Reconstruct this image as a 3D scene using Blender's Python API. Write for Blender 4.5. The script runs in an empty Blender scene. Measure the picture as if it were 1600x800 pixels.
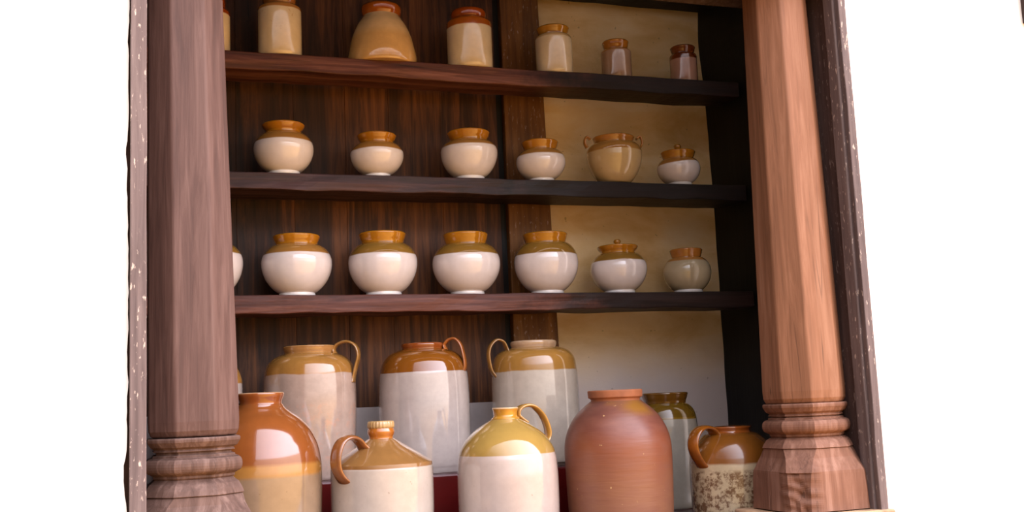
import bpy, bmesh, math, random
from mathutils import Vector, Matrix, noise
random.seed(7)
scene = bpy.context.scene
COL = scene.collection
PI = math.pi

# ------------------------------------------------------------------ camera
EYE = 1.5
F = 1701.0
CAM = Vector((0, 0, EYE))
xd = Vector((4885, -16, -F)).normalized()          # world X seen from the camera
zd = Vector((-550, 12860, -F)).normalized()        # world Z seen from the camera
zd = (zd - xd * zd.dot(xd)).normalized()
yd = zd.cross(xd)
R = Matrix((xd, yd, zd))                            # camera space -> world space
cam_data = bpy.data.cameras.new('camera')
cam = bpy.data.objects.new('camera', cam_data)
COL.objects.link(cam)
cam_data.sensor_width = 36
cam_data.lens = F / 1600 * 36
cam_data.clip_start = 0.05
cam.matrix_world = Matrix.Translation(CAM) @ R.to_4x4()
scene.camera = cam

# ------------------------------------------------------------------ world: bright courtyard sky over sunlit earth
SKY = (0.90, 0.90, 1.04)
SKY_S = 5.6
FACADE = (1.0, 0.87, 0.78)
FACADE_S = 2.2
GROUND = (1.0, 0.52, 0.15)
GROUND_S = 1.7
EXPOSURE = 0.08
w = bpy.data.worlds.new('world')
scene.world = w
w.use_nodes = True
nt = w.node_tree
nt.nodes.clear()
tc = nt.nodes.new('ShaderNodeTexCoord')
sp = nt.nodes.new('ShaderNodeSeparateXYZ')
nt.links.new(tc.outputs['Generated'], sp.inputs[0])
ramp = nt.nodes.new('ShaderNodeValToRGB')       # earth, pale buildings across the court, open sky
ramp.color_ramp.interpolation = 'LINEAR'
half = nt.nodes.new('ShaderNodeMath'); half.operation = 'MULTIPLY_ADD'
half.inputs[1].default_value = 0.5; half.inputs[2].default_value = 0.5
nt.links.new(sp.outputs['Z'], half.inputs[0])
nt.links.new(half.outputs[0], ramp.inputs[0])
TOP = max(SKY) * SKY_S
stops = [(0.0, GROUND, GROUND_S), (0.49, GROUND, GROUND_S), (0.515, FACADE, FACADE_S), (0.635, FACADE, FACADE_S), (0.645, SKY, SKY_S), (1.0, SKY, SKY_S)]
els = ramp.color_ramp.elements
while len(els) < len(stops):
    els.new(0.5)
for e, (p_, c_, k_) in zip(els, stops):
    e.position = p_
    e.color = tuple(v * k_ / TOP for v in c_) + (1,)
gain = nt.nodes.new('ShaderNodeVectorMath'); gain.operation = 'SCALE'
gain.inputs['Scale'].default_value = TOP
nt.links.new(ramp.outputs[0], gain.inputs[0])
ml = nt.nodes.new('ShaderNodeMapRange')
ml.inputs['From Min'].default_value = -0.75
ml.inputs['From Max'].default_value = 0.65
ml.inputs['To Min'].default_value = 0.08
ml.inputs['To Max'].default_value = 1.6
nt.links.new(sp.outputs['X'], ml.inputs['Value'])
bg = nt.nodes.new('ShaderNodeBackground')
nt.links.new(gain.outputs[0], bg.inputs[0])
nt.links.new(ml.outputs[0], bg.inputs[1])
wo = nt.nodes.new('ShaderNodeOutputWorld')
nt.links.new(bg.outputs[0], wo.inputs[0])

scene.view_settings.view_transform = 'Standard'
scene.view_settings.look = 'None'
scene.view_settings.gamma = 1
scene.view_settings.use_curve_mapping = False
scene.view_settings.exposure = EXPOSURE


# ------------------------------------------------------------------ measuring helpers
def P(px, py, Y):
    d = R @ Vector((px - 800, -(py - 400), -F))
    return CAM + d * (Y / d.y)


def depth_of(p):
    return -(R.transposed() @ (p - CAM)).z


# ------------------------------------------------------------------ materials
def lin(r, g, b):
    f = lambda c: (c / 255 / 12.92) if c <= 10 else ((c / 255 + 0.055) / 1.055) ** 2.4
    return (f(r), f(g), f(b), 1)


class NT:
    def __init__(s, name):
        s.m = bpy.data.materials.new(name)
        s.m.use_nodes = True
        s.t = s.m.node_tree
        s.b = s.t.nodes['Principled BSDF']
        s.tc = s.t.nodes.new('ShaderNodeTexCoord')

    def n(s, k, **kw):
        nd = s.t.nodes.new(k)
        for a, v in kw.items():
            setattr(nd, a, v)
        return nd

    def l(s, a, b):
        s.t.links.new(a, b)

    def mapping(s, scale=(1, 1, 1), loc=(0, 0, 0), rot=(0, 0, 0)):
        m = s.n('ShaderNodeMapping')
        s.l(s.tc.outputs['Object'], m.inputs[0])
        m.inputs['Scale'].default_value = scale
        m.inputs['Location'].default_value = loc
        m.inputs['Rotation'].default_value = rot
        return m.outputs[0]

    def noise(s, vec, scale, detail=4, rough=0.55, dist=0):
        n = s.n('ShaderNodeTexNoise')
        s.l(vec, n.inputs['Vector'])
        n.inputs['Scale'].default_value = scale
        n.inputs['Detail'].default_value = detail
        n.inputs['Roughness'].default_value = rough
        n.inputs['Distortion'].default_value = dist
        return n.outputs['Fac']

    def ramp(s, fac, stops):
        r = s.n('ShaderNodeValToRGB')
        e = r.color_ramp.elements
        e[0].position, e[0].color = stops[0]
        e[1].position, e[1].color = stops[-1]
        for p, c in stops[1:-1]:
            x = e.new(p)
            x.color = c
        s.l(fac, r.inputs[0])
        return r.outputs[0]

    def step(s, val, lo, hi):
        m = s.n('ShaderNodeMapRange')
        s.l(val, m.inputs['Value'])
        m.inputs['From Min'].default_value = lo
        m.inputs['From Max'].default_value = hi
        return m.outputs[0]

    def mix(s, fac, a, b, mode='MIX'):
        m = s.n('ShaderNodeMix', data_type='RGBA', blend_type=mode)
        for v, i in ((fac, 0), (a, 6), (b, 7)):
            if hasattr(v, 'is_linked'):
                s.l(v, m.inputs[i])
            else:
                m.inputs[i].default_value = v
        return m.outputs[2]

    def math(s, op, a, b=0.0):
        m = s.n('ShaderNodeMath', operation=op)
        for v, i in ((a, 0), (b, 1)):
            if hasattr(v, 'is_linked'):
                s.l(v, m.inputs[i])
            else:
                m.inputs[i].default_value = v
        return m.outputs[0]

    def bump(s, h, strength, dist=0.01):
        b = s.n('ShaderNodeBump')
        s.l(h, b.inputs['Height'])
        b.inputs['Strength'].default_value = strength
        b.inputs['Distance'].default_value = dist
        s.l(b.outputs[0], s.b.inputs['Normal'])

    def done(s, col, rough=0.5, spec=0.5, coat=0):
        s.l(col, s.b.inputs['Base Color']) if hasattr(col, 'is_linked') else setattr(s.b.inputs['Base Color'], 'default_value', col)
        if hasattr(rough, 'is_linked'):
            s.l(rough, s.b.inputs['Roughness'])
        else:
            s.b.inputs['Roughness'].default_value = rough
        s.b.inputs['Specular IOR Level'].default_value = spec
        s.b.inputs['Coat Weight'].default_value = coat
        s.b.inputs['Coat Roughness'].default_value = 0.05
        return s.m


def wood(name, dark, mid, light, axis='z', rough=0.6, spec=0.3, flecks=0.0, fine=60, bump=0.35, seed=0.0, broad=6, cracks=0.0, soot=None):
    t = NT(name)
    st = 0.06
    sc = {'z': (1, 1, st), 'x': (st, 1, 1)}[axis]
    v = t.mapping(sc, (seed, seed * 1.7, seed * 0.3))
    a = t.noise(v, fine, 6, 0.65, 0.6)
    b = t.noise(v, broad, 4, 0.6, 1.2)
    s = t.math('ADD', t.math('MULTIPLY', a, 0.5), t.math('MULTIPLY', b, 0.5))
    col = t.ramp(s, [(0.34, dark), (0.5, mid), (0.66, light)])
    # wear patches
    p = t.noise(t.mapping((1, 1, 0.35) if axis == 'z' else (0.35, 1, 1), (3 + seed, 1, 2)), 9, 5, 0.7)
    col = t.mix(t.math('MULTIPLY', t.step(p, 0.55, 0.75), 0.35), col, light)
    if cracks:
        c = t.noise(t.mapping((1, 1, 0.02) if axis == 'z' else (0.02, 1, 1), (9 + seed, 4, 1)), 22, 2, 0.5, 0.3)
        ridge = t.math('ABSOLUTE', t.math('SUBTRACT', c, 0.5))
        k = t.math('MULTIPLY', t.math('SUBTRACT', 1.0, t.step(ridge, 0.0, 0.010)), cracks)
        gate = t.step(t.noise(t.mapping((1, 1, 1), (5, 5, 5)), 3, 2), 0.5, 0.58)
        col = t.mix(t.math('MULTIPLY', k, gate), col, tuple(x * 0.25 for x in dark[:3]) + (1,))
    if soot:                                     # boards blackened with soot towards the right end
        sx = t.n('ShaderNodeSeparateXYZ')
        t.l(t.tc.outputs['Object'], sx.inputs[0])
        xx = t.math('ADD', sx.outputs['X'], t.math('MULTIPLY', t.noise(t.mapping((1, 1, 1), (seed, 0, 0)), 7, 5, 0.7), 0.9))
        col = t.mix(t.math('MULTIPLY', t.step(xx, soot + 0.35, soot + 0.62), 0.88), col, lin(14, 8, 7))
    if flecks:
        fl = t.noise(t.mapping((1, 1, 0.3), (2, 7, seed)), 150, 3, 0.6)
        gate = t.step(t.noise(t.mapping(), 5, 2), 0.36, 0.5)
        col = t.mix(t.math('MULTIPLY', t.math('MULTIPLY', t.step(fl, 0.62, 0.68), gate), flecks), col, lin(215, 195, 180))
    t.bump(s, bump, 0.006)
    return t.done(col, rough, spec)


def plain(name, col, rough=0.6, spec=0.3, var=0.12, scale=12, bump=0.1):
    t = NT(name)
    n = t.noise(t.mapping(), scale, 5, 0.6)
    d = tuple(c * (1 - var * 2) for c in col[:3]) + (1,)
    h = tuple(min(1, c * (1 + var)) for c in col[:3]) + (1,)
    c = t.ramp(n, [(0.35, d), (0.65, h)])
    t.bump(n, bump, 0.004)
    return t.done(c, rough, spec)


def plaster_material():
    t = NT('lime_plaster')
    n = t.noise(t.mapping(), 3.0, 6, 0.6)
    c = t.ramp(n, [(0.35, (0.86, 0.82, 0.76, 1)), (0.7, (0.9, 0.88, 0.84, 1))])
    g = t.step(t.noise(t.mapping((1, 1, 1.6), (4, 0, 1)), 16, 3, 0.7), 0.70, 0.76)
    g2 = t.step(t.noise(t.mapping((1, 1, 1), (1, 2, 8)), 1.7, 2), 0.56, 0.64)
    c = t.mix(t.math('MULTIPLY', t.math('MULTIPLY', g, g2), 0.8), c, lin(170, 110, 70))
    t.bump(t.noise(t.mapping(), 25, 6, 0.7), 0.25, 0.006)
    return t.done(c, 0.9, 0.1)


def alcove_plaster_material():
    t = NT('alcove_plaster')
    n = t.noise(t.mapping((1, 1, 2.2)), 3.5, 6, 0.6, 0.4)
    c = t.ramp(n, [(0.3, lin(216, 176, 116)), (0.5, lin(234, 202, 148)), (0.75, lin(242, 220, 182))])
    # greyer up to about eye height, ochre above
    sx = t.n('ShaderNodeSeparateXYZ')
    t.l(t.tc.outputs['Object'], sx.inputs[0])
    zz = t.math('ADD', sx.outputs['Z'], t.math('MULTIPLY', t.noise(t.mapping(), 5, 4), 0.12))
    c = t.mix(t.step(zz, EYE + 0.08, EYE + 0.26), lin(206, 192, 184), c)
    f = t.step(t.noise(t.mapping((1, 1, 1), (2, 2, 2)), 60, 2), 0.72, 0.75)
    c = t.mix(t.math('MULTIPLY', f, 0.4), c, lin(110, 90, 70))
    t.bump(t.noise(t.mapping(), 30, 6, 0.7), 0.2, 0.005)
    return t.done(c, 0.9, 0.1)


def glaze(name, low, zones=(), amp=0.002, mottle=0.08, tilt=0.0, rough=0.14, spec=0.5, specks=0.0,
          speck_col=(0.1, 0.04, 0.02, 1), seed=0.0, blotch=None, edge=0.0015, streak=0.0):
    """low = colour of the bottom zone; zones = [(z, colour above z), ...] going up."""
    t = NT(name)
    sx = t.n('ShaderNodeSeparateXYZ')
    t.l(t.tc.outputs['Object'], sx.inputs[0])
    wob = t.noise(t.mapping((1, 1, 0.25), (seed, seed, seed)), 9, 3, 0.5)
    z = t.math('ADD', sx.outputs['Z'], t.math('MULTIPLY', t.math('SUBTRACT', wob, 0.5), amp * 8))
    z = t.math('ADD', z, t.math('MULTIPLY', sx.outputs['X'], tilt))
    col = low
    for zz, c in zones:
        col = t.mix(t.step(z, zz - edge, zz + edge), col, c)
    n = t.noise(t.mapping((1, 1, 1), (seed, 2, 3)), 28, 5, 0.65)
    dk = t.ramp(n, [(0.3, (1 - mottle * 2,) * 3 + (1,)), (0.7, (1, 1, 1, 1))])
    col = t.mix(1.0, col, dk, 'MULTIPLY')
    if streak:
        s = t.noise(t.mapping((1, 1, 0.08), (seed, 6, 3)), 40, 4, 0.6)
        col = t.mix(t.math('MULTIPLY', t.step(s, 0.5, 0.75), streak), col, speck_col)
    if blotch:
        bz0, bz1, bc, lo, hi = blotch
        b = t.noise(t.mapping((1, 1, 1), (seed, 4, 4)), 45, 6, 0.75)
        band = t.math('MULTIPLY', t.step(sx.outputs['Z'], bz0, bz0 + 0.01), t.math('SUBTRACT', 1.0, t.step(sx.outputs['Z'], bz1 - 0.01, bz1)))
        col = t.mix(t.math('MULTIPLY', t.step(b, lo, hi), band), col, bc)
    if specks:
        s = t.noise(t.mapping((1, 1, 1), (seed, 9, 1)), 110, 2, 0.5)
        col = t.mix(t.math('MULTIPLY', t.step(s, 0.74, 0.77), specks), col, speck_col)
    t.bump(t.noise(t.mapping((1, 1, 1), (seed, 0, 0)), 14, 3, 0.5), 0.04, 0.006)
    return t.done(col, rough, spec, 1.0)


WHITE = lin(232, 222, 220)
CREAM = lin(230, 210, 176)
TANC = lin(222, 190, 140)
AMBER = lin(188, 124, 30)
ORANGE = lin(168, 88, 24)
RUST = lin(150, 66, 18)
OCHRE = lin(166, 118, 58)
OLIVE = lin(146, 108, 46)
GREY = lin(188, 174, 166)
FOOTW = lin(238, 236, 236)

M = {}
M['plaster'] = plaster_material()
M['alcove'] = alcove_plaster_material()
M['frame'] = wood('weathered_frame_wood', lin(82, 70, 68), lin(110, 95, 92), lin(136, 121, 116), flecks=0.8, seed=1, rough=0.75, broad=9)
M['reveal'] = wood('dark_reveal_wood', lin(58, 44, 40), lin(84, 66, 61), lin(112, 92, 86), flecks=0.25, seed=2, rough=0.75)
M['pillar_a'] = wood('mauve_brown_teak', lin(62, 43, 38), lin(86, 62, 55), lin(108, 83, 75), seed=3, rough=0.62, flecks=0.0, fine=70, cracks=0.3)
M['pillar_b'] = wood('warm_teak', lin(112, 74, 50), lin(144, 98, 70), lin(172, 126, 98), seed=5, rough=0.6, fine=60, cracks=0.7)
M['base_a'] = wood('worn_mauve_teak_base', lin(66, 46, 37), lin(94, 70, 60), lin(130, 104, 93), seed=6, rough=0.7, fine=60, cracks=0.5, bump=0.5)
M['base_b'] = wood('worn_teak_base', lin(98, 64, 48), lin(130, 90, 70), lin(166, 126, 106), seed=8, rough=0.7, fine=55, cracks=0.5, bump=0.6)
M['panel'] = wood('dark_plank_wood', lin(14, 8, 5), lin(64, 36, 19), lin(128, 78, 40), seed=4, rough=0.6, fine=45, broad=5, bump=0.3, cracks=0.5)
M['post'] = wood('brown_post_wood', lin(60, 36, 14), lin(108, 68, 28), lin(142, 96, 46), seed=9, rough=0.6, flecks=0.3, fine=50)
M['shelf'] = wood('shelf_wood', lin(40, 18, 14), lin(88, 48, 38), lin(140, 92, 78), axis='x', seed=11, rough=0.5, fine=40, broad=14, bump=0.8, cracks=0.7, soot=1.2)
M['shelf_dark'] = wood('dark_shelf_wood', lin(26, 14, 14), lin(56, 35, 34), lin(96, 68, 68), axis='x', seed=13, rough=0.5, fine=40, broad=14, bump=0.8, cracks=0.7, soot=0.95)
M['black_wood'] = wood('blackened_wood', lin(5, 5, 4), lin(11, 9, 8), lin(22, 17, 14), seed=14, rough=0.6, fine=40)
M['red'] = plain('red_oxide_floor', lin(96, 14, 14), 0.3, 0.5, 0.1, 8)
M['redtop'] = plain('dark_red_floor', lin(66, 26, 30), 0.35, 0.5, 0.1, 8)
M['stone'] = plain('tan_stone', lin(186, 150, 116), 0.85, 0.2, 0.18, 25, 0.5)
M['ledge'] = plain('grey_whitewash', lin(200, 190, 186), 0.9, 0.1, 0.06, 10)
M['gap'] = plain('shadow_gap_mortar', lin(52, 36, 28), 0.9, 0.1, 0.1, 30)


# ------------------------------------------------------------------ mesh helpers
def link(name, bm, mat, parent=None, smooth=True, loc=None):
    me = bpy.data.meshes.new(name)
    bmesh.ops.recalc_face_normals(bm, faces=bm.faces[:])
    bm.to_mesh(me)
    bm.free()
    for p in me.polygons:
        p.use_smooth = smooth
    me.materials.append(mat)
    o = bpy.data.objects.new(name, me)
    COL.objects.link(o)
    if parent:
        o.parent = parent
    if loc is not None:
        o.location = loc
    return o


def structure(o):
    o['kind'] = 'structure'
    return o


def tag(o, label, cat, group=None):
    o['label'] = label
    o['category'] = cat
    if group:
        o['group'] = group
    return o


def empty(name, loc, rz=0):
    o = bpy.data.objects.new(name, None)
    o.empty_display_size = 0.05
    COL.objects.link(o)
    o.location = loc
    o.rotation_euler = (0, 0, rz)
    return o


def bevel(o, w, seg=2):
    b = o.modifiers.new('bevel', 'BEVEL')
    b.width = w
    b.segments = seg
    b.limit_method = 'ANGLE'
    return o


def box_bm(x0, x1, y0, y1, z0, z1):
    bm = bmesh.new()
    v = [bm.verts.new((x, y, z)) for x in (x0, x1) for y in (y0, y1) for z in (z0, z1)]
    for f in ((0, 1, 3, 2), (4, 6, 7, 5), (0, 4, 5, 1), (2, 3, 7, 6), (0, 2, 6, 4), (1, 5, 7, 3)):
        bm.faces.new([v[i] for i in f])
    return bm


def prism(bm, quad0, quad1):
    """loft between two rings of equal length, capped."""
    a = [bm.verts.new(p) for p in quad0]
    b = [bm.verts.new(p) for p in quad1]
    n = len(a)
    for i in range(n):
        bm.faces.new((a[i], a[(i + 1) % n], b[(i + 1) % n], b[i]))
    bm.faces.new(a[::-1])
    bm.faces.new(b)


def loft(rings, cap=True):
    bm = bmesh.new()
    vs = [[bm.verts.new(p) for p in r] for r in rings]
    n = len(vs[0])
    for a, b in zip(vs, vs[1:]):
        for i in range(n):
            bm.faces.new((a[i], a[(i + 1) % n], b[(i + 1) % n], b[i]))
    if cap:
        bm.faces.new(vs[0][::-1])
        bm.faces.new(vs[-1])
    return bm


def rough_board(x0, x1, y0, y1, z0, z1, wob=0.003, step=0.03, seed=0, axis='x'):
    """a hand-sawn board: long box cut in slices whose corners wander a little."""
    L0, L1 = (x0, x1) if axis == 'x' else (z0, z1)
    n = max(2, int((L1 - L0) / step))
    rings = []
    for i in range(n + 1):
        t = L0 + (L1 - L0) * i / n
        ring = []
        if axis == 'x':
            c = ((y0, z0), (y0, (z0 + z1) / 2), (y0, z1), (y1, z1), (y1, z0))
            for k, (y, z) in enumerate(c):
                q = noise.noise_vector(Vector((t * 9, k * 5.3 + seed, seed))) * wob
                ring.append((t, y + q.y, z + (q.z if k != 3 and k != 2 else q.z * 0.3)))
        else:
            c = ((x0, y0), (x1, y0), (x1, y1), (x0, y1))
            for k, (x, y) in enumerate(c):
                q = noise.noise_vector(Vector((t * 9, k * 5.3 + seed, seed))) * wob
                ring.append((x + q.x, y + q.y, t))
        rings.append(ring)
    return loft(rings)


def lathe(profile, seg=72):
    """profile: (r, z) from bottom to top; points with r=0 close on the axis."""
    bm = bmesh.new()
    rings = []
    for r, z in profile:
        if r < 1e-6:
            rings.append([bm.verts.new((0, 0, z))])
        else:
            rings.append([bm.verts.new((r * math.cos(2 * PI * i / seg), r * math.sin(2 * PI * i / seg), z)) for i in range(seg)])
    for a, b in zip(rings, rings[1:]):
        if len(a) == 1 and len(b) == 1:
            continue
        for i in range(seg):
            j = (i + 1) % seg
            if len(a) == 1:
                bm.faces.new((a[0], b[i], b[j]))
            elif len(b) == 1:
                bm.faces.new((a[i], a[j], b[0]))
            else:
                bm.faces.new((a[i], a[j], b[j], b[i]))
    return bm


def spline(pts, n=5):
    """Catmull-Rom through the points."""
    out = []
    k = len(pts)
    pts = [Vector(p) for p in pts]
    for i in range(k - 1):
        p0 = pts[max(0, i - 1)]
        p1, p2 = pts[i], pts[i + 1]
        p3 = pts[min(k - 1, i + 2)]
        for j in range(n):
            t = j / n
            out.append(0.5 * ((2 * p1) + (p2 - p0) * t + (2 * p0 - 5 * p1 + 4 * p2 - p3) * t * t + (3 * p1 - p0 - 3 * p2 + p3) * t ** 3))
    out.append(pts[-1])
    return out


def sweep(pts, wid, thk, side, groove=0.0, seg=14):
    """a strap of elliptic section swept along 3-D points; side = unit vector across the strap."""
    path = spline(pts, 6)
    rings = []
    n = len(path)
    for i, p in enumerate(path):
        tan = (path[min(i + 1, n - 1)] - path[max(i - 1, 0)]).normalized()
        nor = tan.cross(side).normalized()
        e = 1.0 + 0.35 * max(0, abs(i / (n - 1) - 0.5) * 2 - 0.75) * 4
        ring = []
        for k in range(seg):
            a = 2 * PI * k / seg
            g = 1 - groove * max(0, math.sin(a)) ** 6
            ring.append(p + side * (math.cos(a) * wid / 2 * e) + nor * (math.sin(a) * thk / 2 * g))
        rings.append(ring)
    return loft(rings)


# ------------------------------------------------------------------ layout (metres)
YW = 2.20      # outer wall face
YC = 2.33      # pillar axes
YF = 3.00      # shelf fronts
YB = 3.23      # back of the alcove
Z0 = EYE - 0.33                  # alcove floor
XL = -0.32
XR = P(1170, 290, YF).x          # dark side panel of the rack
JL = P(229, 400, YW).x           # left jamb
JR = P(1352, 560, YW).x          # right jamb
ZTOP = EYE + 1.04                # underside of the opening's lintel
print('XR', XR, 'JL', JL, 'JR', JR)


# walls -------------------------------------------------------------
def wobbly_wall(name, x0, x1, inner, z0, z1, seed):
    """thick wall slab whose edge beside the frame is uneven (inner = 'r' or 'l')."""
    n = 260
    rings = []
    for i in range(n + 1):
        z = z0 + (z1 - z0) * i / n
        q = noise.noise(Vector((seed, 3, z * 22))) * 0.0022 + noise.noise(Vector((seed, 9, z * 70))) * 0.0013
        q += max(0, noise.noise(Vector((seed, 5, z * 6.0))) - 0.33) * 0.03 * (1 if inner == 'r' else 0.4) * -1
        a, b = x0, x1
        if inner == 'r':
            b += q
        else:
            a -= q
        rings.append([(a, YW + 0.004, z), (b, YW + 0.004, z), (b, YW + 0.10, z), (a, YW + 0.10, z)])
    o = link(name, loft(rings), M['plaster'], smooth=False)
    return structure(o)


FL = P(203, 400, YW).x            # outer edge of the left frame board
FR = P(1368, 560, YW - 0.01).x
wobbly_wall('wall_front_left', -2.6, FL - 0.0035, 'r', EYE - 1.5, EYE + 2.2, 1.3)
wobbly_wall('wall_front_right', FR + 0.003, 4.6, 'l', EYE - 1.5, EYE + 2.2, 4.1)
structure(link('wall_front_top', box_bm(FL, FR, YW + 0.006, YW + 0.10, ZTOP + 0.10, EYE + 2.2), M['plaster'], smooth=False))
structure(link('wall_front_bottom', box_bm(FL, FR, YW + 0.006, YW + 0.10, EYE - 1.5, Z0 - 0.02), M['plaster'], smooth=False))

# the frame of the opening -----------------------------------------
win = structure(empty('window_1', ((JL + JR) / 2, YW, Z0)))


def part_world(name, bm, mat, parent, smooth=False):
    """mesh made in world coordinates, parented to an empty."""
    o = link(name, bm, mat, parent, smooth)
    o.matrix_parent_inverse = Matrix.Translation(-Vector(parent.location))
    return o


ZB = EYE - 0.295
o = part_world('left_frame_board', rough_board(FL, JL, YW - 0.012, YW + 0.03, Z0 - 0.1, ZTOP + 0.1, 0.0012, 0.05, 2, 'z'), M['frame'], win)
bevel(o, 0.002)
o = part_world('right_frame_board', rough_board(JR, FR, YW - 0.012, YW + 0.03, ZB, ZTOP + 0.1, 0.0015, 0.05, 5, 'z'), M['frame'], win)
bevel(o, 0.002)
o = part_world('left_reveal', rough_board(JL - 0.034, JL - 0.015, YW + 0.03, 2.62, Z0, ZTOP + 0.1, 0.001, 0.1, 2, 'z'), M['reveal'], win)
o = part_world('right_reveal', rough_board(JR + 0.003, JR + 0.03, YW + 0.03, 2.62, Z0 + 0.03, ZTOP + 0.1, 0.001, 0.1, 7, 'z'), M['reveal'], win)
o = part_world('reveal_bead', rough_board(JR - 0.006, JR + 0.003, YW + 0.005, YW + 0.045, ZB, ZTOP + 0.1, 0.001, 0.1, 9, 'z'), M['frame'], win)
bevel(o, 0.003)
o = part_world('lintel', rough_board(FL, FR, YW - 0.012, 2.5, ZTOP, ZTOP + 0.1, 0.002, 0.1, 3, 'x'), M['reveal'], win)

# gap mortar behind the frame edges
part_world('mortar_joint', rough_board(FL - .02, FL + .004, YW + .012, YW + .03, Z0 - .1, ZTOP + .1, .001, .1, 2, 'z'), M['gap'], win)
part_world('mortar_joint', rough_board(FR - .004, FR + .02, YW + .012, YW + .03, Z0 - .1, ZTOP + .1, .001, .1, 2, 'z'), M['gap'], win)

# alcove shell -----------------------------------------------------
structure(link('floor', box_bm(XL - 0.1, XR + 0.35, YW + 0.006, YB + 0.1, Z0 - 0.08, Z0), M['redtop'], smooth=False))
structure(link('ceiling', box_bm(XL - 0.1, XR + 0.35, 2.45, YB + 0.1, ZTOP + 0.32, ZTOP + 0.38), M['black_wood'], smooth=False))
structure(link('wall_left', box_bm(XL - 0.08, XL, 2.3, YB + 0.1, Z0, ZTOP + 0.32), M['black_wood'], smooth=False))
structure(link('wall_back', box_bm(XL, XR + 0.2, YB, YB + 0.1, Z0, ZTOP + 0.32), M['alcove'], smooth=False))
ZS = P(745, 629, 3.2).z
pl = P(873, 500, 3.2).x
structure(link('wall_back_ledge', box_bm(XL, pl - 0.002, 3.185, YB, Z0, ZS), M['ledge'], smooth=False))
# red oxide step
zst = P(690, 741, 2.80).z
xst = P(975, 720, 2.80).x
o = structure(link('floor_step', box_bm(XL, xst, 2.80, YB, Z0, zst), M['red'], smooth=False))
o.data.materials.append(M['redtop'])
for p in o.data.polygons:
    if p.normal.z > 0.9:
        p.material_index = 1
bevel(o, 0.006)

# side of the rack on the right: blackened wood, wavy inner edge
rk = empty('plank_partition', (XL + 0.6, 3.2, ZS))
tag(rk, 'dark vertical wooden planks with an upright post at their right, behind the pots', 'partition')
zt = EYE + 1.35
n = 60
rings = []
for i in range(n + 1):
    z = Z0 + (zt - Z0) * i / n
    q = noise.noise(Vector((2, 2, z * 5))) * 0.008
    q += -0.012 * max(0, min(1, (z - (EYE + 0.86)) / 0.12))
    rings.append([(XR + q * 0.2, 2.62, z), (XR + 0.3, 2.62, z), (XR + 0.3, YB, z), (XR + q, YB, z)])
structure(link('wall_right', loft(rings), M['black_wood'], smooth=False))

# planks: one mesh, boards with hairline steps
bm = bmesh.new()
xr_panel = P(790, 200, 3.2).x - 0.028
edges = [XL]
while edges[-1] < xr_panel - 0.2:
    edges.append(edges[-1] + random.uniform(0.13, 0.2))
edges.append(xr_panel)
for a, b in zip(edges, edges[1:]):
    y = 3.2 + random.uniform(0, 0.002)
    prism(bm, [(a + .0002, y, ZS), (b - .0002, y, ZS), (b - .0002, YB - .001, ZS), (a + .0002, YB - .001, ZS)],
          [(a + .0002, y, zt), (b - .0002, y, zt), (b - .0002, YB - .001, zt), (a + .0002, YB - .001, zt)])
o = part_world('plank_panel', bm, M['panel'], rk)
bevel(o, 0.0008)
# the recessed strip and the upright post beside the planks
part_world('recess_strip', box_bm(xr_panel, P(790, 200, 3.2).x + .01, 3.212, YB - .001, ZS, zt), M['black_wood'], rk)
pb = bmesh.new()
x0b, x0t = P(805, 600, 3.19).x, P(780, 0, 3.19).x
x1b, x1t = P(877, 600, 3.19).x, P(840, 0, 3.19).x
ztp = P(840, 0, 3.19).z
ex = (zt - ZS) / (ztp - P(877, 600, 3.19).z)
x0t, x1t = x0b + (x0t - x0b) * ex, x1b + (x1t - x1b) * ex
prism(pb, [(x0b, 3.185, ZS), (x1b, 3.185, ZS), (x1b, YB - .001, ZS), (x0b, YB - .001, ZS)],
      [(x0t, 3.185, zt), (x1t, 3.185, zt), (x1t, YB - .001, zt), (x0t, YB - .001, zt)])
o = part_world('upright_post', pb, M['post'], rk)
bevel(o, 0.004)

# shelves ----------------------------------------------------------
def shelf(pts, th, D, mat, label, seed, name='shelf_board', y1=None):
    z = sum(P(a, b, YF).z for a, b in pts) / len(pts)
    bm = rough_board(XL + 0.002, XR - 0.010, YF, YF + D, z - th, z, 0.005, 0.035, seed)
    o = link('shelf_board', bm, mat, smooth=False)
    bevel(o, 0.003)
    tag(o, label, 'shelf', 'shelf boards')
    return z


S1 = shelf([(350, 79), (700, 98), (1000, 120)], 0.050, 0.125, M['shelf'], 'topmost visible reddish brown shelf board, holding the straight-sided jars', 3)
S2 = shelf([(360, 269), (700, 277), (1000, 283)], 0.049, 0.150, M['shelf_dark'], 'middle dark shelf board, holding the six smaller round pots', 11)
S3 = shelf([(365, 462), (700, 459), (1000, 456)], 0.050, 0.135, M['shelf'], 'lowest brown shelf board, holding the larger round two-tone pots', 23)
ztb = P(1000, 12, 3.183).z
o = link('shelf_board', rough_board(XL + 0.002, XR - 0.010, YF, 3.183, ztb, ztb + 0.05, 0.003, 0.035, 31), M['black_wood'], smooth=False)
tag(o, 'black board across the very top, above the jars and the plaster', 'shelf', 'shelf boards')

# ------------------------------------------------------------------ pillars
def oct_ring(A, flat, z, rot=0):
    """square of side A with chamfered corners; flat = length of the straight side."""
    h, f = A / 2, flat / 2
    pts = [(-f, -h), (f, -h), (h, -f), (h, f), (f, h), (-f, h), (-h, f), (-h, -f)]
    return [(x, y, z) for x, y in pts]


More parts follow.
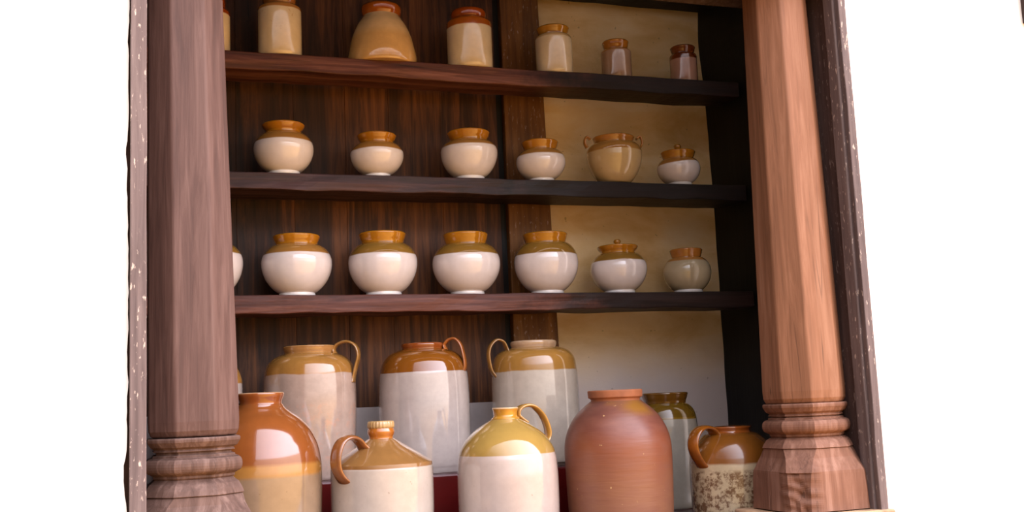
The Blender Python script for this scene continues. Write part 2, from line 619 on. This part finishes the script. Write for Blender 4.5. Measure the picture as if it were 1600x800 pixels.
def pillar(cx_px, A, top_w, lean, spec, mats, label, stone_label, seed):
    """spec: (py, half-width px) down the pillar from the foot of the shaft; everything measured on the axis plane."""
    ax = P(cx_px, 640, YC)
    root = empty('carved_pillar', (ax.x, YC, EYE - 0.29))
    tag(root, label, 'pillar', 'carved wooden pillars')
    zb = root.location.z
    zz = lambda v: EYE + v - zb
    fl = 0.088 / 0.2
    # shaft, tapering upward, softly rounded at its foot
    zs = spec['shaft']
    rings = [oct_ring(A * 0.93, A * 0.93 * fl, zz(zs)), oct_ring(A * 0.985, A * fl, zz(zs) + 0.012), oct_ring(A, A * fl, zz(zs) + 0.03)]
    zt_ = zz(1.04)
    for k in range(1, 13):
        t = k / 12
        a = A + (top_w - A) * t
        rings.append([(x + lean * t, y, z) for x, y, z in oct_ring(a, a * fl, zz(zs) + 0.03 + (zt_ - zz(zs) - 0.03) * t)])
    o = link('shaft', loft(rings), mats[0], root, smooth=False)
    bevel(o, 0.004, 3)
    # upper ring: flared lip over a cavetto and a fillet
    a0, a1 = spec['ring']
    h = a0 - a1
    pr = [(0.90, a0), (1.0, a0), (1.02, a0 - h * .12), (1.015, a0 - h * .3), (0.95, a0 - h * .65), (0.87, a0 - h * .8), (0.87, a0 - h * .88), (0.89, a0 - h * .9), (0.89, a1), (0.80, a1)]
    o = link('ring_moulding', loft([oct_ring(A * r, A * r * fl, zz(z)) for r, z in pr]), mats[1], root, smooth=False)
    bevel(o, 0.0015)
    # dark neck, torus, neck
    b0, b1 = spec['torus']
    g = link('neck', loft([oct_ring(A * .82, A * .82 * fl, zz(b0 - .004)), oct_ring(A * .82, A * .82 * fl, zz(a1))]), mats[1], root, smooth=False)
    H = b0 - b1
    tor = [(0.87, b0), (0.9, b0 - H * .03), (0.9, b0 - H * .1), (0.98, b0 - H * .14)]
    for k in range(9):
        a = PI / 2 - PI * k / 8
        tor.append((0.97 + 0.09 * math.cos(a), b0 - H * .45 + H * .30 * math.sin(a)))
    tor += [(0.93, b0 - H * .80), (0.89, b0 - H * .84), (0.89, b0 - H * .93), (0.85, b1)]
    o = link('torus_moulding', loft([oct_ring(A * r, A * r * fl, zz(z)) for r, z in tor]), mats[1], root, smooth=False)
    # bevelled collar
    c0, c1 = spec['collar']
    hc = c0 - c1
    co = [(0.86, b1), (0.90, c0), (0.98, c0 - hc * .2), (1.05, c0 - hc * .6), (1.09, c1 + hc * .05), (1.08, c1), (1.0, c1)]
    o = link('collar', loft([oct_ring(A * r, A * r * fl, zz(z)) for r, z in co]), mats[1], root, smooth=False)
    # base block: octagon growing into a chamfered square
    k0, k1 = c1, spec['knee']
    def ring(r, f, z):
        return oct_ring(A * r, A * r * f, z)
    hh = zz(k1)
    base = [ring(1.06, fl, zz(c1) - .001), ring(1.10, fl * 1.25, zz(c1 * .6 + k1 * .4)), ring(1.225, fl * 1.45, hh + .002), ring(1.23, fl * 1.48, hh - .004)]
    for k in range(1, 7):
        t = k / 6
        base.append(ring(1.23 + .01 * t, fl * (1.48 + .10 * t), (hh - .004) * (1 - t) + 0.001 * t))
    bmm = loft(base)
    bmesh.ops.subdivide_edges(bmm, edges=bmm.edges[:], cuts=3, use_grid_fill=True)
    for v in bmm.verts:
        if v.co.z < hh + 0.01:
            q = noise.noise_vector(v.co * 22 + Vector((seed, 0, 0))) * 0.0022
            v.co.x += q.x
            v.co.y += q.y
            # worn hollow on the corner towards the left front
            d = (Vector((v.co.x, v.co.y, 0)) - Vector((-0.105, -0.105, 0))).length
            if d < 0.06 and v.co.z < hh:
                v.co.xy = v.co.xy * (1 - 0.09 * (1 - d / 0.06) * (0.6 + noise.noise(v.co * 60)))
    o = link('base_block', bmm, mats[1], root, smooth=False)
    # the stone under it
    s = link('stone_block', rough_board(-0.150, 0.128, -0.150, 0.118, 0, 0.036, 0.004, 0.03, seed), M['stone'], loc=(ax.x, YC, Z0 + 0.002), smooth=False)
    bevel(s, 0.006, 3)
    tag(s, stone_label, 'stone', 'stones under the pillars')
    return root


def zrel(px, py, Y=YC - 0.08):
    return P(px, py, Y).z - EYE


specL = dict(shaft=zrel(300, 683), ring=(zrel(300, 684), zrel(300, 706)), torus=(zrel(300, 711), zrel(300, 750)),
             collar=(zrel(300, 753), zrel(300, 776)), knee=zrel(300, 812))
specR = dict(shaft=zrel(1262, 630), ring=(zrel(1262, 630), zrel(1262, 650)), torus=(zrel(1262, 652), zrel(1262, 684)),
             collar=(zrel(1262, 685), zrel(1262, 701)), knee=zrel(1262, 738))
print(specL, specR)
pillar(302, 0.176, 0.146, -0.016, specL, (M['pillar_a'], M['base_a']), 'mauve-brown eight-sided wooden pillar with carved base at the left of the opening',
       'tan stone under the left wooden pillar', 3)
pillar(1258, 0.186, 0.148, 0.0, specR, (M['pillar_b'], M['base_b']), 'orange-brown eight-sided wooden pillar with carved base at the right of the opening',
       'flat tan stone under the right orange-brown pillar', 7)


# ------------------------------------------------------------------ pottery
class Pot:
    def __init__(s, name, c, ymid, Y, zbase, label, cat, group, seed=None):
        s.c, s.Y, s.zb = c, Y, zbase
        p = P(c, ymid, Y)
        s.root = empty(name, (p.x, Y, zbase))
        tag(s.root, label, cat, group)
        dep = depth_of(p)
        a = math.atan2(p.x, Y)                      # bearing of the pot from the camera
        off = math.atan((c - 800) / F)
        s.k = dep / F * math.cos(off)               # metres per pixel across
        s.right = Vector((math.cos(a), -math.sin(a), 0))
        s.fwd = Vector((math.sin(a), math.cos(a), 0))
        s.seed = seed if seed is not None else c * 0.013

    def z(s, py):
        return max(0.0, P(s.c, py, s.Y).z - s.zb)

    w = 0.0

    def zf(s, py, hw):
        """height of something seen on the side that faces the camera, hw pixels from the axis."""
        return max(0.0, P(s.c, py, s.Y - hw * s.k).z - s.zb)

    def prof(s, pts, w=None):
        w = s.w if w is None else w
        return [(hw * s.k, s.zf(y, hw * w)) for y, hw in pts]

    def hollow(s, pr, t=0.006):
        """outer profile bottom->top, then back down inside."""
        out = [(0, pr[0][1])] + list(pr)
        inner = []
        for r, z in reversed(pr):
            if z > pr[0][1] + t * 1.2:
                inner.append((max(r - t, 0.004), z))
        out += inner
        out.append((0, inner[-1][1] if inner else pr[0][1] + t))
        return out

    def body(s, pts, mat, n=6, t=0.006, name='body', seg=80):
        pr = [tuple(v) for v in spline([Vector((r, z)) for r, z in s.prof(pts)], n)]
        pr = [(max(r, 0.002), z) for r, z in pr]
        return link(name, lathe(s.hollow(pr, t), seg), mat, s.root)

    def ring(s, pts, mat, name='rim', t=0.006, n=4):
        """open ring (rim or foot): outer points then the inner wall, closed."""
        pr = [(v.x, v.y) for v in spline([Vector((r, z)) for r, z in s.prof(pts, 0.9)], n)]
        inner = [(r - t, z) for r, z in reversed(pr)]
        full = pr + inner + [pr[0]]
        bm = lathe(full, 72)
        bmesh.ops.remove_doubles(bm, verts=bm.verts[:], dist=1e-6)
        return link(name, bm, mat, s.root)

    def solid_ring(s, r0, r1, z0, z1, mat, name='foot_ring'):
        pr = [(0, z0), (r0 * .97, z0), (r0, z0 + .002), (r1, z1 - .001), (r1 * .97, z1), (0, z1)]
        return link(name, lathe(pr, 64), mat, s.root)

    def handle(s, pts, wid, thk, mat, rot=0.0, name='handle', groove=0.0):
        """pts in pixels (x, y[, forward m]); rot turns the handle about the pot's axis."""
        q = Matrix.Rotation(rot, 3, 'Z')
        rr, ff = q @ s.right, q @ s.fwd
        path = []
        for p in pts:
            d = (p[0] - s.c) * s.k / math.cos(rot)
            path.append(rr * d + Vector((0, 0, P(s.c, p[1], s.Y).z - s.zb)))
        side = ff
        return link(name, sweep(path, wid, thk, side, groove), mat, s.root)


def rim_profile(y0, y1, hw_top, hw_neck, kind='flare'):
    """from the neck up to the lip, in pixels (y grows down)."""
    h = y1 - y0
    if kind == 'flare':
        return [(y1 + 1.2, hw_neck), (y1 - h * .15, hw_neck + .4), (y1 - h * .45, hw_neck + (hw_top - hw_neck) * .55),
                (y1 - h * .75, hw_top - .6), (y0 + h * .12, hw_top), (y0, hw_top - 1.2), (y0 + .1, hw_top - 3)]
    if kind == 'band':
        return [(y1 + 1.2, hw_neck), (y1 - h * .05, hw_neck + .3), (y1 - h * .2, hw_top * .97), (y1 - h * .5, hw_top),
                (y0 + h * .2, hw_top), (y0, hw_top - 1.4), (y0 + .1, hw_top - 3)]


def two_tone_pot(name, c, yb, Y, zb, rim, neck, wide, foot, white_y, label, group, low=WHITE, high=OLIVE, rimc=AMBER,
                 tilt=0.0, lid=None, lugs=False, foot_white=True, specks=0.0, cat='pot', kind='flare'):
    """rim = (ytop, ybottom, half-width); wide = (y, half-width); foot = half-width, all in pixels."""
    p = Pot(name, c, (wide[0] + yb) / 2, Y, zb, label, cat, group)
    y0, y1, hw_t = rim
    yw, hw = wide
    fh = 4.5 if foot_white else 1.5
    # real base: z = 0; the pixel row of the foot is only where the shelf edge hides it
    zw = p.z(yw)
    zn = p.zf(y1 + 1, neck * .9)
    z0 = 0.010 if foot_white else 0.003
    pr = []
    N = 14
    for i in range(N + 1):                       # foot up to the belly
        t = i / N * PI / 2
        r = foot * .96 + (hw - foot * .96) * math.cos(PI / 2 - t) ** 1.55
        pr.append((r * p.k, zw + (z0 - zw) * math.sin(PI / 2 - t)))
    for i in range(1, N + 1):                    # belly up to the neck
        t = i / N * PI / 2
        r = neck + (hw - neck) * math.cos(t) ** 1.35
        pr.append((r * p.k, zw + (zn - zw) * math.sin(t)))
    mt = glaze('glaze_' + name, low, [(p.zf(white_y, hw * .88), high)], amp=0.0006, tilt=tilt, seed=p.seed, mottle=0.05, specks=specks, rough=0.05)
    link('body', lathe(p.hollow(pr, 0.005), 88), mt, p.root)
    rm = glaze('glaze_rim_' + name, rimc, [], mottle=0.12, seed=p.seed + 3, rough=0.12)
    p.ring(rim_profile(y0, y1, hw_t, neck, kind), rm, 'rim')
    if foot_white:
        p.solid_ring(foot * p.k, foot * .97 * p.k, 0, z0 + 0.003, glaze('foot_glaze', FOOTW, [], mottle=0.08, rough=0.5, seed=p.seed), 'foot_ring')
    if lid:
        yk, hk = lid                             # knob top, knob half-width
        zr = p.zf(y0, hw_t * .9)
        r = (hw_t - 3.5) * p.k
        ld = link('lid', lathe([(0, zr - .010), (r * .9, zr - .010), (r, zr - .006), (r * .98, zr - .002), (r * .8, zr + .002), (r * .4, zr + .005), (0, zr + .006)], 64), rm, p.root)
        zk = max(p.z(yk), zr + .012)
        kr = hk * p.k
        link('knob', lathe([(0, zr + .003), (kr * .55, zr + .003), (kr * .5, zr + (zk - zr) * .35), (kr * .95, zr + (zk - zr) * .55), (kr, zr + (zk - zr) * .72), (kr * .75, zr + (zk - zr) * .93), (0, zk)], 32), rm, ld)
    if lugs:
        for sgn in (-1, 1):
            x = lambda d: c + sgn * d
            p.handle([(x(36), y1 + 2), (x(41), y1 - 2), (x(44), y1 + 2), (x(44.5), y1 + 9), (x(41.5), y1 + 15)], 0.022, 0.008, rm, rot=0.35 if sgn < 0 else 0.15, name='lug_handle')
    return p


YJ = YF + 0.062
YJ2 = YF + 0.050
# lowest shelf: the larger round pots
g3 = 'round two-tone pots on the lowest shelf'
two_tone_pot('round_pot', 327, 463, YJ, S3, (361, 377, 37), 33, (411, 54), 27, 393, 'white and amber round pot on lowest shelf, mostly hidden behind the left pillar', g3)
two_tone_pot('round_pot', 464, 460.5, YJ, S3, (364, 378, 37.5), 33, (412, 56), 29, 393, 'white round pot with plain ochre shoulder, leftmost fully visible on the lowest shelf', g3, high=OCHRE)
two_tone_pot('round_pot', 599, 459.5, YJ, S3, (360, 376, 37.5), 33, (411, 54.5), 28.5, 394, 'white round pot with olive shoulder, second fully visible from left on lowest shelf', g3)
two_tone_pot('round_pot', 729.5, 458, YJ, S3, (361, 377, 35.5), 32, (412, 53.5), 27, 394, 'white round pot with olive shoulder, third fully visible from left on lowest shelf', g3)
two_tone_pot('round_pot', 854.5, 456.5, YJ, S3, (361, 375, 35.5), 32, (411, 50.5), 26, 394, 'white round pot on lowest shelf in front of the upright post beside the plaster', g3)
two_tone_pot('lidded_pot', 967.5, 455, YJ, S3, (381, 392, 32.5), 27, (420, 44.8), 24.5, 405, 'lidded white and olive round pot on the lowest shelf, against the plaster', g3, lid=(374, 6))
two_tone_pot('round_pot', 1074.5, 453, YJ, S3, (387, 399, 26), 23, (425, 37.8), 23, 405, 'small grey-beige round pot with tan rim at the right end of the lowest shelf', g3, low=lin(196, 180, 148), high=lin(186, 128, 66), rimc=lin(190, 122, 52))
# middle shelf
g2 = 'small round pots on the middle shelf'
two_tone_pot('round_pot', 443.5, 270, YJ2, S2, (188, 202, 34), 27.5, (234, 47.5), 25.5, 215, 'white round pot with amber rim, leftmost on the middle shelf beside the left pillar', g2, high=OCHRE)
two_tone_pot('round_pot', 589.5, 272.5, YJ2, S2, (205, 218.5, 31), 26, (243, 42), 20.5, 230, 'squat white round pot with amber rim, second from left on the middle shelf', g2, high=OCHRE)
two_tone_pot('round_pot', 733.5, 275.5, YJ2, S2, (200, 214, 33.5), 29, (239, 44.8), 23.5, 223, 'white round pot with amber rim, third from left on the middle shelf', g2, high=OCHRE)
two_tone_pot('round_pot', 845.5, 278, YJ2, S2, (216, 229, 29), 25.5, (254, 38.8), 20.5, 238, 'small white round pot with amber rim on middle shelf before the upright post', g2, high=OCHRE)
two_tone_pot('lugged_pot', 960.5, 281, YJ2, S2, (208, 217, 33), 30, (241, 44), 22.5, 231, 'tan round pot with two small lug handles at its shoulder', g2, low=lin(206, 176, 126), high=lin(176, 128, 66), rimc=lin(190, 128, 56), lugs=True, foot_white=False, specks=0.5)
two_tone_pot('lidded_pot', 1061, 283, YJ2, S2, (232, 243.5, 27.5), 24, (264, 34), 19.5, 250, 'smallest lidded white pot, slanting glaze line, at right end of the middle shelf', g2, high=lin(172, 120, 60), lid=(225.5, 6), tilt=-0.09)

# top shelf: straight-sided jars
g1 = 'straight-sided stoneware jars on the top shelf'


def crock(name, c, yb, Y, zb, rim, neck, shoulder, hw, brown_y, label, low, high, rimc, kind='band', taper=1.0, blotch=None, specks=0.0, **kw):
    """rim=(top,bottom,hw); shoulder = y where the full width is reached."""
    p = Pot(name, c, (rim[0] + yb) / 2, Y, zb, label, 'jar', g1)
    y0, y1, ht = rim
    zb_, zs, zn = 0.0, p.zf(shoulder, hw * .3), p.zf(y1 + 1, neck * .9)
    r = hw * p.k
    pr = [(r * .93 * taper, 0), (r * .985 * taper, 0.004), (r * taper, 0.012)]
    for i in range(1, 6):
        pr.append((r * (taper + (1 - taper) * i / 5), 0.012 + (zs - 0.012) * i / 5))
    for i in range(1, 9):
        t = i / 8 * PI / 2
        pr.append(((neck + (hw - neck) * math.cos(t) ** .9) * p.k, zs + (zn - zs) * math.sin(t)))
    zones = [(p.zf(brown_y, hw * .9), high)] if brown_y else []
    mt = glaze('glaze_' + name, low, zones, amp=0.0012, seed=p.seed, mottle=0.07, specks=specks, rough=0.13, blotch=blotch, **kw)
    link('body', lathe(p.hollow(pr), 80), mt, p.root)
    rm = glaze('glaze_rim_' + name, rimc, [], mottle=0.12, seed=p.seed + 3, rough=0.12)
    p.ring(rim_profile(y0, y1, ht, neck, kind), rm)
    return p


YT = YF + 0.06
crock('stoneware_jar', 329, 80, YT, S1, (-8, 8, 24), 22, 20, 31, 17, 'cream jar on top shelf, mostly hidden behind the left pillar', CREAM, RUST, RUST)
crock('stoneware_jar', 437, 84, YT, S1, (-10, 3, 26), 24, 14, 34.5, 9, 'cream jar with brown stained right shoulder, first fully seen on the top shelf', CREAM, lin(176, 122, 66), lin(176, 110, 50),
      blotch=(0.07, 0.22, lin(176, 118, 62), 0.60, 0.70))
crock('stoneware_jar', 733, 98, YT, S1, (11, 25, 28), 25.5, 36, 35.5, 36, 'cream jar with rust brown rim and shoulder beside the upright post, top shelf', CREAM, ORANGE, lin(168, 76, 16), specks=0.3)
crock('stoneware_jar', 865, 108, YT, S1, (37, 49, 25.5), 22, 62, 29, 54, 'cream jar with mustard rim on the top shelf, just right of the upright post', CREAM, lin(206, 170, 116), lin(190, 130, 36), kind='flare')
crock('stoneware_jar', 962.5, 117, YT, S1, (60, 73, 21), 18.5, 82, 24, 76, 'little grey-brown jar with mustard rim, middle one before the plaster, top shelf', lin(172, 138, 112), lin(176, 120, 60), lin(182, 114, 36), kind='flare')
crock('stoneware_jar', 1067.5, 125, YT, S1, (69, 80, 19.8), 17, 88, 21.5, 89, 'smallest pinkish jar with dark brown rim, at the right end of the top shelf', lin(182, 138, 118), lin(112, 52, 18), lin(122, 58, 18), kind='flare')
# the bell-shaped jar
p = Pot('bell_jar', 596.5, 60, YT + .02, S1, 'wide bell-shaped tan jar with orange collar on the top shelf', 'jar', g1)
mt = glaze('glaze_bell', lin(222, 178, 116), [(p.z(60), lin(232, 194, 142))], amp=0.003, edge=0.012, seed=2, mottle=0.08, rough=0.12)
p.w = 0.8
zb_hw = [(96, 50), (92, 54), (84, 54.5), (74, 53.5), (60, 50.5), (45, 46), (32, 39.5), (25, 34), (21, 30.5), (19, 29)]
p.body(zb_hw, mt)
p.ring([(20, 28.5), (17, 29.5), (12, 31), (7, 31.8), (3.5, 31.5), (2, 30), (2.2, 28)], glaze('glaze_bell_collar', ORANGE, [], mottle=0.1, rough=0.1))

# ------------------------------------------------------------------ big jars on the step
gb = 'tall stoneware jars on the red step'
YS = 2.965


def tall_jar(c, rim, neck, pts, hw, zones, low, rimc, label, handle=None, hrot=0.0, Y=YS, zb=None, seed=1, specks=0.0, group=gb, name='tall_jar', kind='flare', hcol=None, hw_strap=0.026, **kw):
    zb = zst if zb is None else zb
    p = Pot(name, c, 650, Y, zb, label, 'jar', group, seed)
    y0, y1, ht = rim
    body = [(735, hw * .955)] + [(a, b) for a, b in pts] + [(y1 + 1.0, neck)]
    pr = p.prof(body)
    pr[0] = (pr[0][0], 0.012)
    pr = [(pr[0][0] * .965, 0.0)] + pr
    pr = [(v.x, v.y) for v in spline([Vector(q) for q in pr], 5)]
    mt = glaze('glaze_' + name, low, [(p.zf(y, hw * .95), cc) for y, cc in zones], seed=seed, specks=specks, **kw)
    link('body', lathe(p.hollow(pr, .008), 96), mt, p.root)
    rm = glaze('glaze_rim_' + name, rimc, [], mottle=0.15, seed=seed + 3, rough=0.15)
    p.ring(rim_profile(y0, y1, ht, neck, kind), rm, t=.008)
    if handle:
        hm = glaze('glaze_handle_' + name, hcol or OCHRE, [], mottle=0.2, seed=seed + 5, rough=0.2)
        p.handle(handle, hw_strap, 0.009, hm, hrot, groove=0.25)
    return p


tall_jar(324, (540, 551, 40), 36, [(700, 55), (610, 56), (590, 54), (572, 46), (558, 38)], 56, [(600, OCHRE)], GREY, OCHRE,
         'amber and white tall jar at the back, only a sliver showing beside the left pillar', seed=2)
tall_jar(485.5, (539, 551, 43), 39.5, [(715, 69.5), (660, 72), (610, 72.5), (585, 71), (570, 67), (560, 58), (554.5, 47)], 72,
         [(584, OCHRE)], lin(184, 158, 142), lin(180, 132, 78), 'tall pinkish beige jar with ochre shoulder and loop handle at its right',
         handle=[(527, 556), (524, 548), (530, 540), (544, 536.5), (557, 543), (562, 558), (558, 575), (554, 592), (553, 600)], hrot=-0.35, seed=3, specks=0.3, mottle=0.12, amp=0.002,
         blotch=(0.02, 0.20, lin(186, 148, 128), 0.5, 0.62))
tall_jar(664, (535, 544, 34.5), 33, [(715, 70.5), (650, 71.5), (600, 70.5), (575, 67.5), (562, 62), (553, 53), (548, 42)], 71,
         [(580, lin(136, 80, 24))], GREY, lin(150, 76, 28), 'tall glossy grey-white jar with chestnut shoulder and thin loop handle at its right',
         handle=[(701, 549), (698, 541), (705, 533), (715, 532), (723, 541), (727, 556), (729, 570), (728, 580), (723, 588)], hrot=-0.35, seed=5, rough=0.08, hcol=lin(176, 100, 40), amp=0.001, hw_strap=.022, kind='band', edge=.001)
tall_jar(838, (531, 541.5, 36.5), 34.5, [(715, 67.5), (650, 68.5), (600, 68), (575, 66.5), (560, 63.5), (550, 56), (545, 45)], 68,
         [(578, lin(168, 122, 58))], lin(190, 176, 160), lin(196, 164, 130), 'tall off-white jar with mustard shoulder and loop handle at its left',
         handle=[(798, 552), (796, 543), (791, 533), (781, 530), (772, 538), (768, 550), (769, 566), (772, 578), (778, 588)], hrot=0.4, seed=7, specks=0.3, amp=0.0015, kind='band')

# green-brown jar behind the terracotta one, on the floor
gf = 'large stoneware vessels on the alcove floor'
zf = Z0
tall_jar(1040, (613.5, 629, 37), 33, [(760, 46), (700, 48.5), (665, 49), (650, 47.5), (640, 44), (633, 38)], 49, [(656, lin(140, 106, 32)), (653, lin(116, 86, 24))], lin(170, 162, 148), lin(122, 80, 24),
         'olive and white jar half hidden behind the terracotta jar', Y=2.93, zb=zf, seed=9, group=gf, name='olive_jar', amp=0.001, edge=.001)


# ------------------------------------------------------------------ front row
def front(name, c, Y, ymid, label, body, mat, cat='jug'):
    p = Pot(name, c, ymid, Y, zf, label, cat, gf)
    pr = p.prof(body)
    pr = [(pr[0][0] * .93, 0.0), (pr[0][0] * .97, 0.015)] + pr
    pr = [(v.x, v.y) for v in spline([Vector(q) for q in pr], 5)]
    link('body', lathe(p.hollow(pr, .008), 110), mat, p.root)
    return p


def zof(c, Y, py):
    return P(c, py, Y).z - zf


# brown wide-mouth jar by the left pillar
c, Y = 407, 2.62
mt = glaze('glaze_brown_jar', lin(144, 118, 92), [(zof(c, Y, 742), lin(166, 116, 56)), (zof(c, Y, 724), lin(136, 76, 34))],
           amp=0.0006, edge=0.004, seed=1, mottle=0.08, specks=0.35, rough=0.16)
p = front('brown_shouldered_jar', c, Y, 720, 'big jar with glossy rust brown shoulder and tan body beside the left pillar', [
    (800, 96), (750, 97.5), (720, 96), (700, 92), (688, 87.5), (671, 78), (655, 63), (645, 49), (638, 40), (632, 36)], mt, 'jar')
p.ring([(634, 35.5), (629, 34.5), (624, 36), (619, 38), (615.5, 38.5), (613.5, 37), (613.3, 35)], glaze('glaze_brown_rim', lin(142, 78, 36), [(zof(c, Y, 615), lin(206, 168, 130))], amp=0.0008, rough=0.15), t=.009)

# screw-capped jug with cone shoulder
c, Y = 597, 2.60
body_m = glaze('glaze_cone_jug', lin(186, 172, 158), [(zof(c, Y, 729), lin(142, 100, 54))], amp=0.0006, seed=4, mottle=0.07, specks=0.5, rough=0.16)
p = front('capped_jug', c, Y, 740, 'cream jug with brown cone shoulder, loop handle and ribbed cap', [
    (800, 80), (760, 80.5), (732, 80.5), (729, 80), (724, 79.5), (722, 78), (714, 66), (703, 49), (694, 34), (688, 25), (685, 20.5)], body_m)
am = glaze('glaze_cone_neck', lin(176, 104, 36), [], seed=4, mottle=0.12, rough=0.15)
p.ring([(687, 19.5), (683, 19), (679, 20.5), (675, 21.5), (671, 20.5), (669, 19.5), (668.5, 17)], am, 'neck', t=.008)
kr = 20.5 * p.k
bm = bmesh.new()
zc0, zc1 = p.z(669.5), p.z(657.5)
SEG = 96
rr = []
for z, f, g in ((zc0, .93, 0), (zc0 + .002, 1.0, 1), (zc0 + .006, 1.02, 1), (zc1 - .005, 1.0, 1), (zc1 - .001, .95, 1), (zc1, .88, 0)):
    rr.append([(kr * f * (1 + .05 * g * (0.5 + 0.5 * math.cos(2 * PI * i * 24 / SEG)) - .02 * g) * math.cos(2 * PI * i / SEG),
                kr * f * (1 + .05 * g * (0.5 + 0.5 * math.cos(2 * PI * i * 24 / SEG)) - .02 * g) * math.sin(2 * PI * i / SEG), z) for i in range(SEG)])
link('cap', loft(rr), glaze('cork_tan_cap', lin(196, 156, 98), [], mottle=0.2, rough=0.5), p.root)
hm = glaze('glaze_cone_handle', lin(150, 92, 48), [], seed=6, mottle=0.2, rough=0.2)
p.handle([(573, 703), (567, 694), (559, 684), (549, 680), (539, 683), (532, 693), (528, 710), (529, 726), (534, 738), (541, 748)], 0.036, 0.013, hm, rot=0.75, groove=0.3)

# olive jug
c, Y = 793, 2.58
body_m = glaze('glaze_olive_jug', lin(194, 176, 164), [(zof(c, Y, 708), lin(168, 134, 68))], amp=0.0008, seed=6, mottle=0.06, specks=0.3, rough=0.1, edge=.001)
p = front('narrow_necked_jug', c, Y, 730, 'pale jug with mustard shoulder, narrow open neck and loop handle, front row centre', [
    (800, 78.5), (750, 79), (725, 78), (712, 76.5), (700, 73), (688, 66), (675, 54), (665, 40.5), (658, 29), (654.5, 23)], body_m)
p.ring([(656, 22), (654, 22.5), (652.5, 21.5), (650, 18.8), (645, 18.8), (641, 19.8), (638, 20.8), (636.5, 19.5), (636.4, 17.5)],
       glaze('glaze_olive_neck', lin(192, 136, 46), [(zof(c, Y, 638.5), lin(214, 180, 140))], amp=0.0002, rough=0.12), 'neck', t=.007)
hm = glaze('glaze_olive_handle', lin(186, 136, 60), [], seed=6, mottle=0.15, rough=0.15)
p.handle([(823, 661), (812, 650), (814, 640), (825, 634.5), (838, 637), (850, 649), (857, 664), (860, 678), (858, 688), (852, 695)], 0.036, 0.011, hm, rot=0.45, groove=0.3)

# terracotta jar
c, Y = 966.5, 2.60
t = NT('unglazed_terracotta')
sx = t.n('ShaderNodeSeparateXYZ'); t.l(t.tc.outputs['Object'], sx.inputs[0])
zz = t.math('ADD', sx.outputs['Z'], t.math('MULTIPLY', t.noise(t.mapping((1, 1, .6)), 6, 3), 0.05))
H = zof(c, Y, 625)
col = t.ramp(t.math('DIVIDE', zz, H + .05), [(0.0, lin(148, 100, 74)), (0.35, lin(144, 94, 66)), (0.62, lin(136, 74, 44)), (0.74, lin(112, 62, 48)), (0.9, lin(100, 62, 53)), (1.0, lin(128, 78, 50))])
n2 = t.noise(t.mapping((1, 1, 3)), 12, 5, .6)
col = t.mix(t.step(n2, .35, .8), col, lin(134, 84, 66))
g = t.math('MULTIPLY', t.step(t.noise(t.mapping((1, 1, 2.2), (4, 1, 2)), 5, 2), .56, .70), t.step(sx.outputs['Z'], H * .86, H * .92))
col = t.mix(g, col, lin(140, 94, 36))
s2 = t.noise(t.mapping((1, 1, 1), (3, 1, 1)), 70, 2)
col = t.mix(t.math('MULTIPLY', t.step(s2, .73, .76), .7), col, lin(220, 180, 120))
wv = t.noise(t.mapping((.1, .1, 1)), 60, 3)
t.bump(wv, .25, .004)
terr = t.done(col, 0.38, 0.45)
p = front('terracotta_jar', c, Y, 720, 'big unglazed reddish terracotta jar with plain collar, tallest vessel of the front row', [
    (800, 81.5), (760, 83), (720, 84), (695, 83.5), (678, 80.5), (662, 74), (648, 65), (637, 54), (630, 45), (626, 40)], terr, 'jar')
p.ring([(628, 39), (625, 38.5), (622, 39.5), (620.5, 42.5), (617, 43), (612, 43.3), (609.5, 43), (608.8, 41), (609, 38)], plain('terracotta_collar', lin(158, 98, 66), .6, .3, .1, 30), t=.009)

# squat mottled jug
c, Y = 1146, 2.57
body_m = glaze('glaze_mottled_jug', lin(200, 178, 142), [(zof(c, Y, 721), lin(140, 84, 28))], amp=0.0012, seed=8, mottle=0.10, rough=0.25, edge=.003,
               blotch=(-0.1, zof(c, Y, 729), lin(112, 82, 58), 0.46, 0.56), specks=0.5)
p = front('squat_jug', c, Y, 740, 'squat jug with glossy amber top and mottled cream body by the right pillar', [
    (800, 68), (765, 69), (735, 69), (718, 68), (704, 65), (693, 59), (684, 50), (678, 42), (675, 34)], body_m)
p.ring([(677, 33), (674, 31), (671.5, 31.5), (669, 33), (667, 33), (666.3, 31), (666.6, 29)], glaze('glaze_mottled_rim', lin(170, 92, 36), [], mottle=0.15, rough=0.15), t=.007)
hm = glaze('glaze_mottled_handle', lin(162, 92, 26), [], seed=6, mottle=0.25, rough=0.15)
p.handle([(1122, 682), (1119, 672), (1111, 666), (1100, 666), (1091, 675), (1087, 690), (1090, 706), (1097, 720), (1104, 730)], 0.040, 0.013, hm, rot=0.8, groove=0.5)

# sliver of the next window's frame at the far right
a = P(1595, 10, YW - .01)
o = structure(link('trim_1', rough_board(P(1596, 0, YW).x, P(1596, 0, YW).x + .04, YW - .012, YW + .02, P(1600, 36, YW).z, P(1600, -60, YW).z + .3, .001, .05, 4, 'z'), M['reveal'], smooth=False))
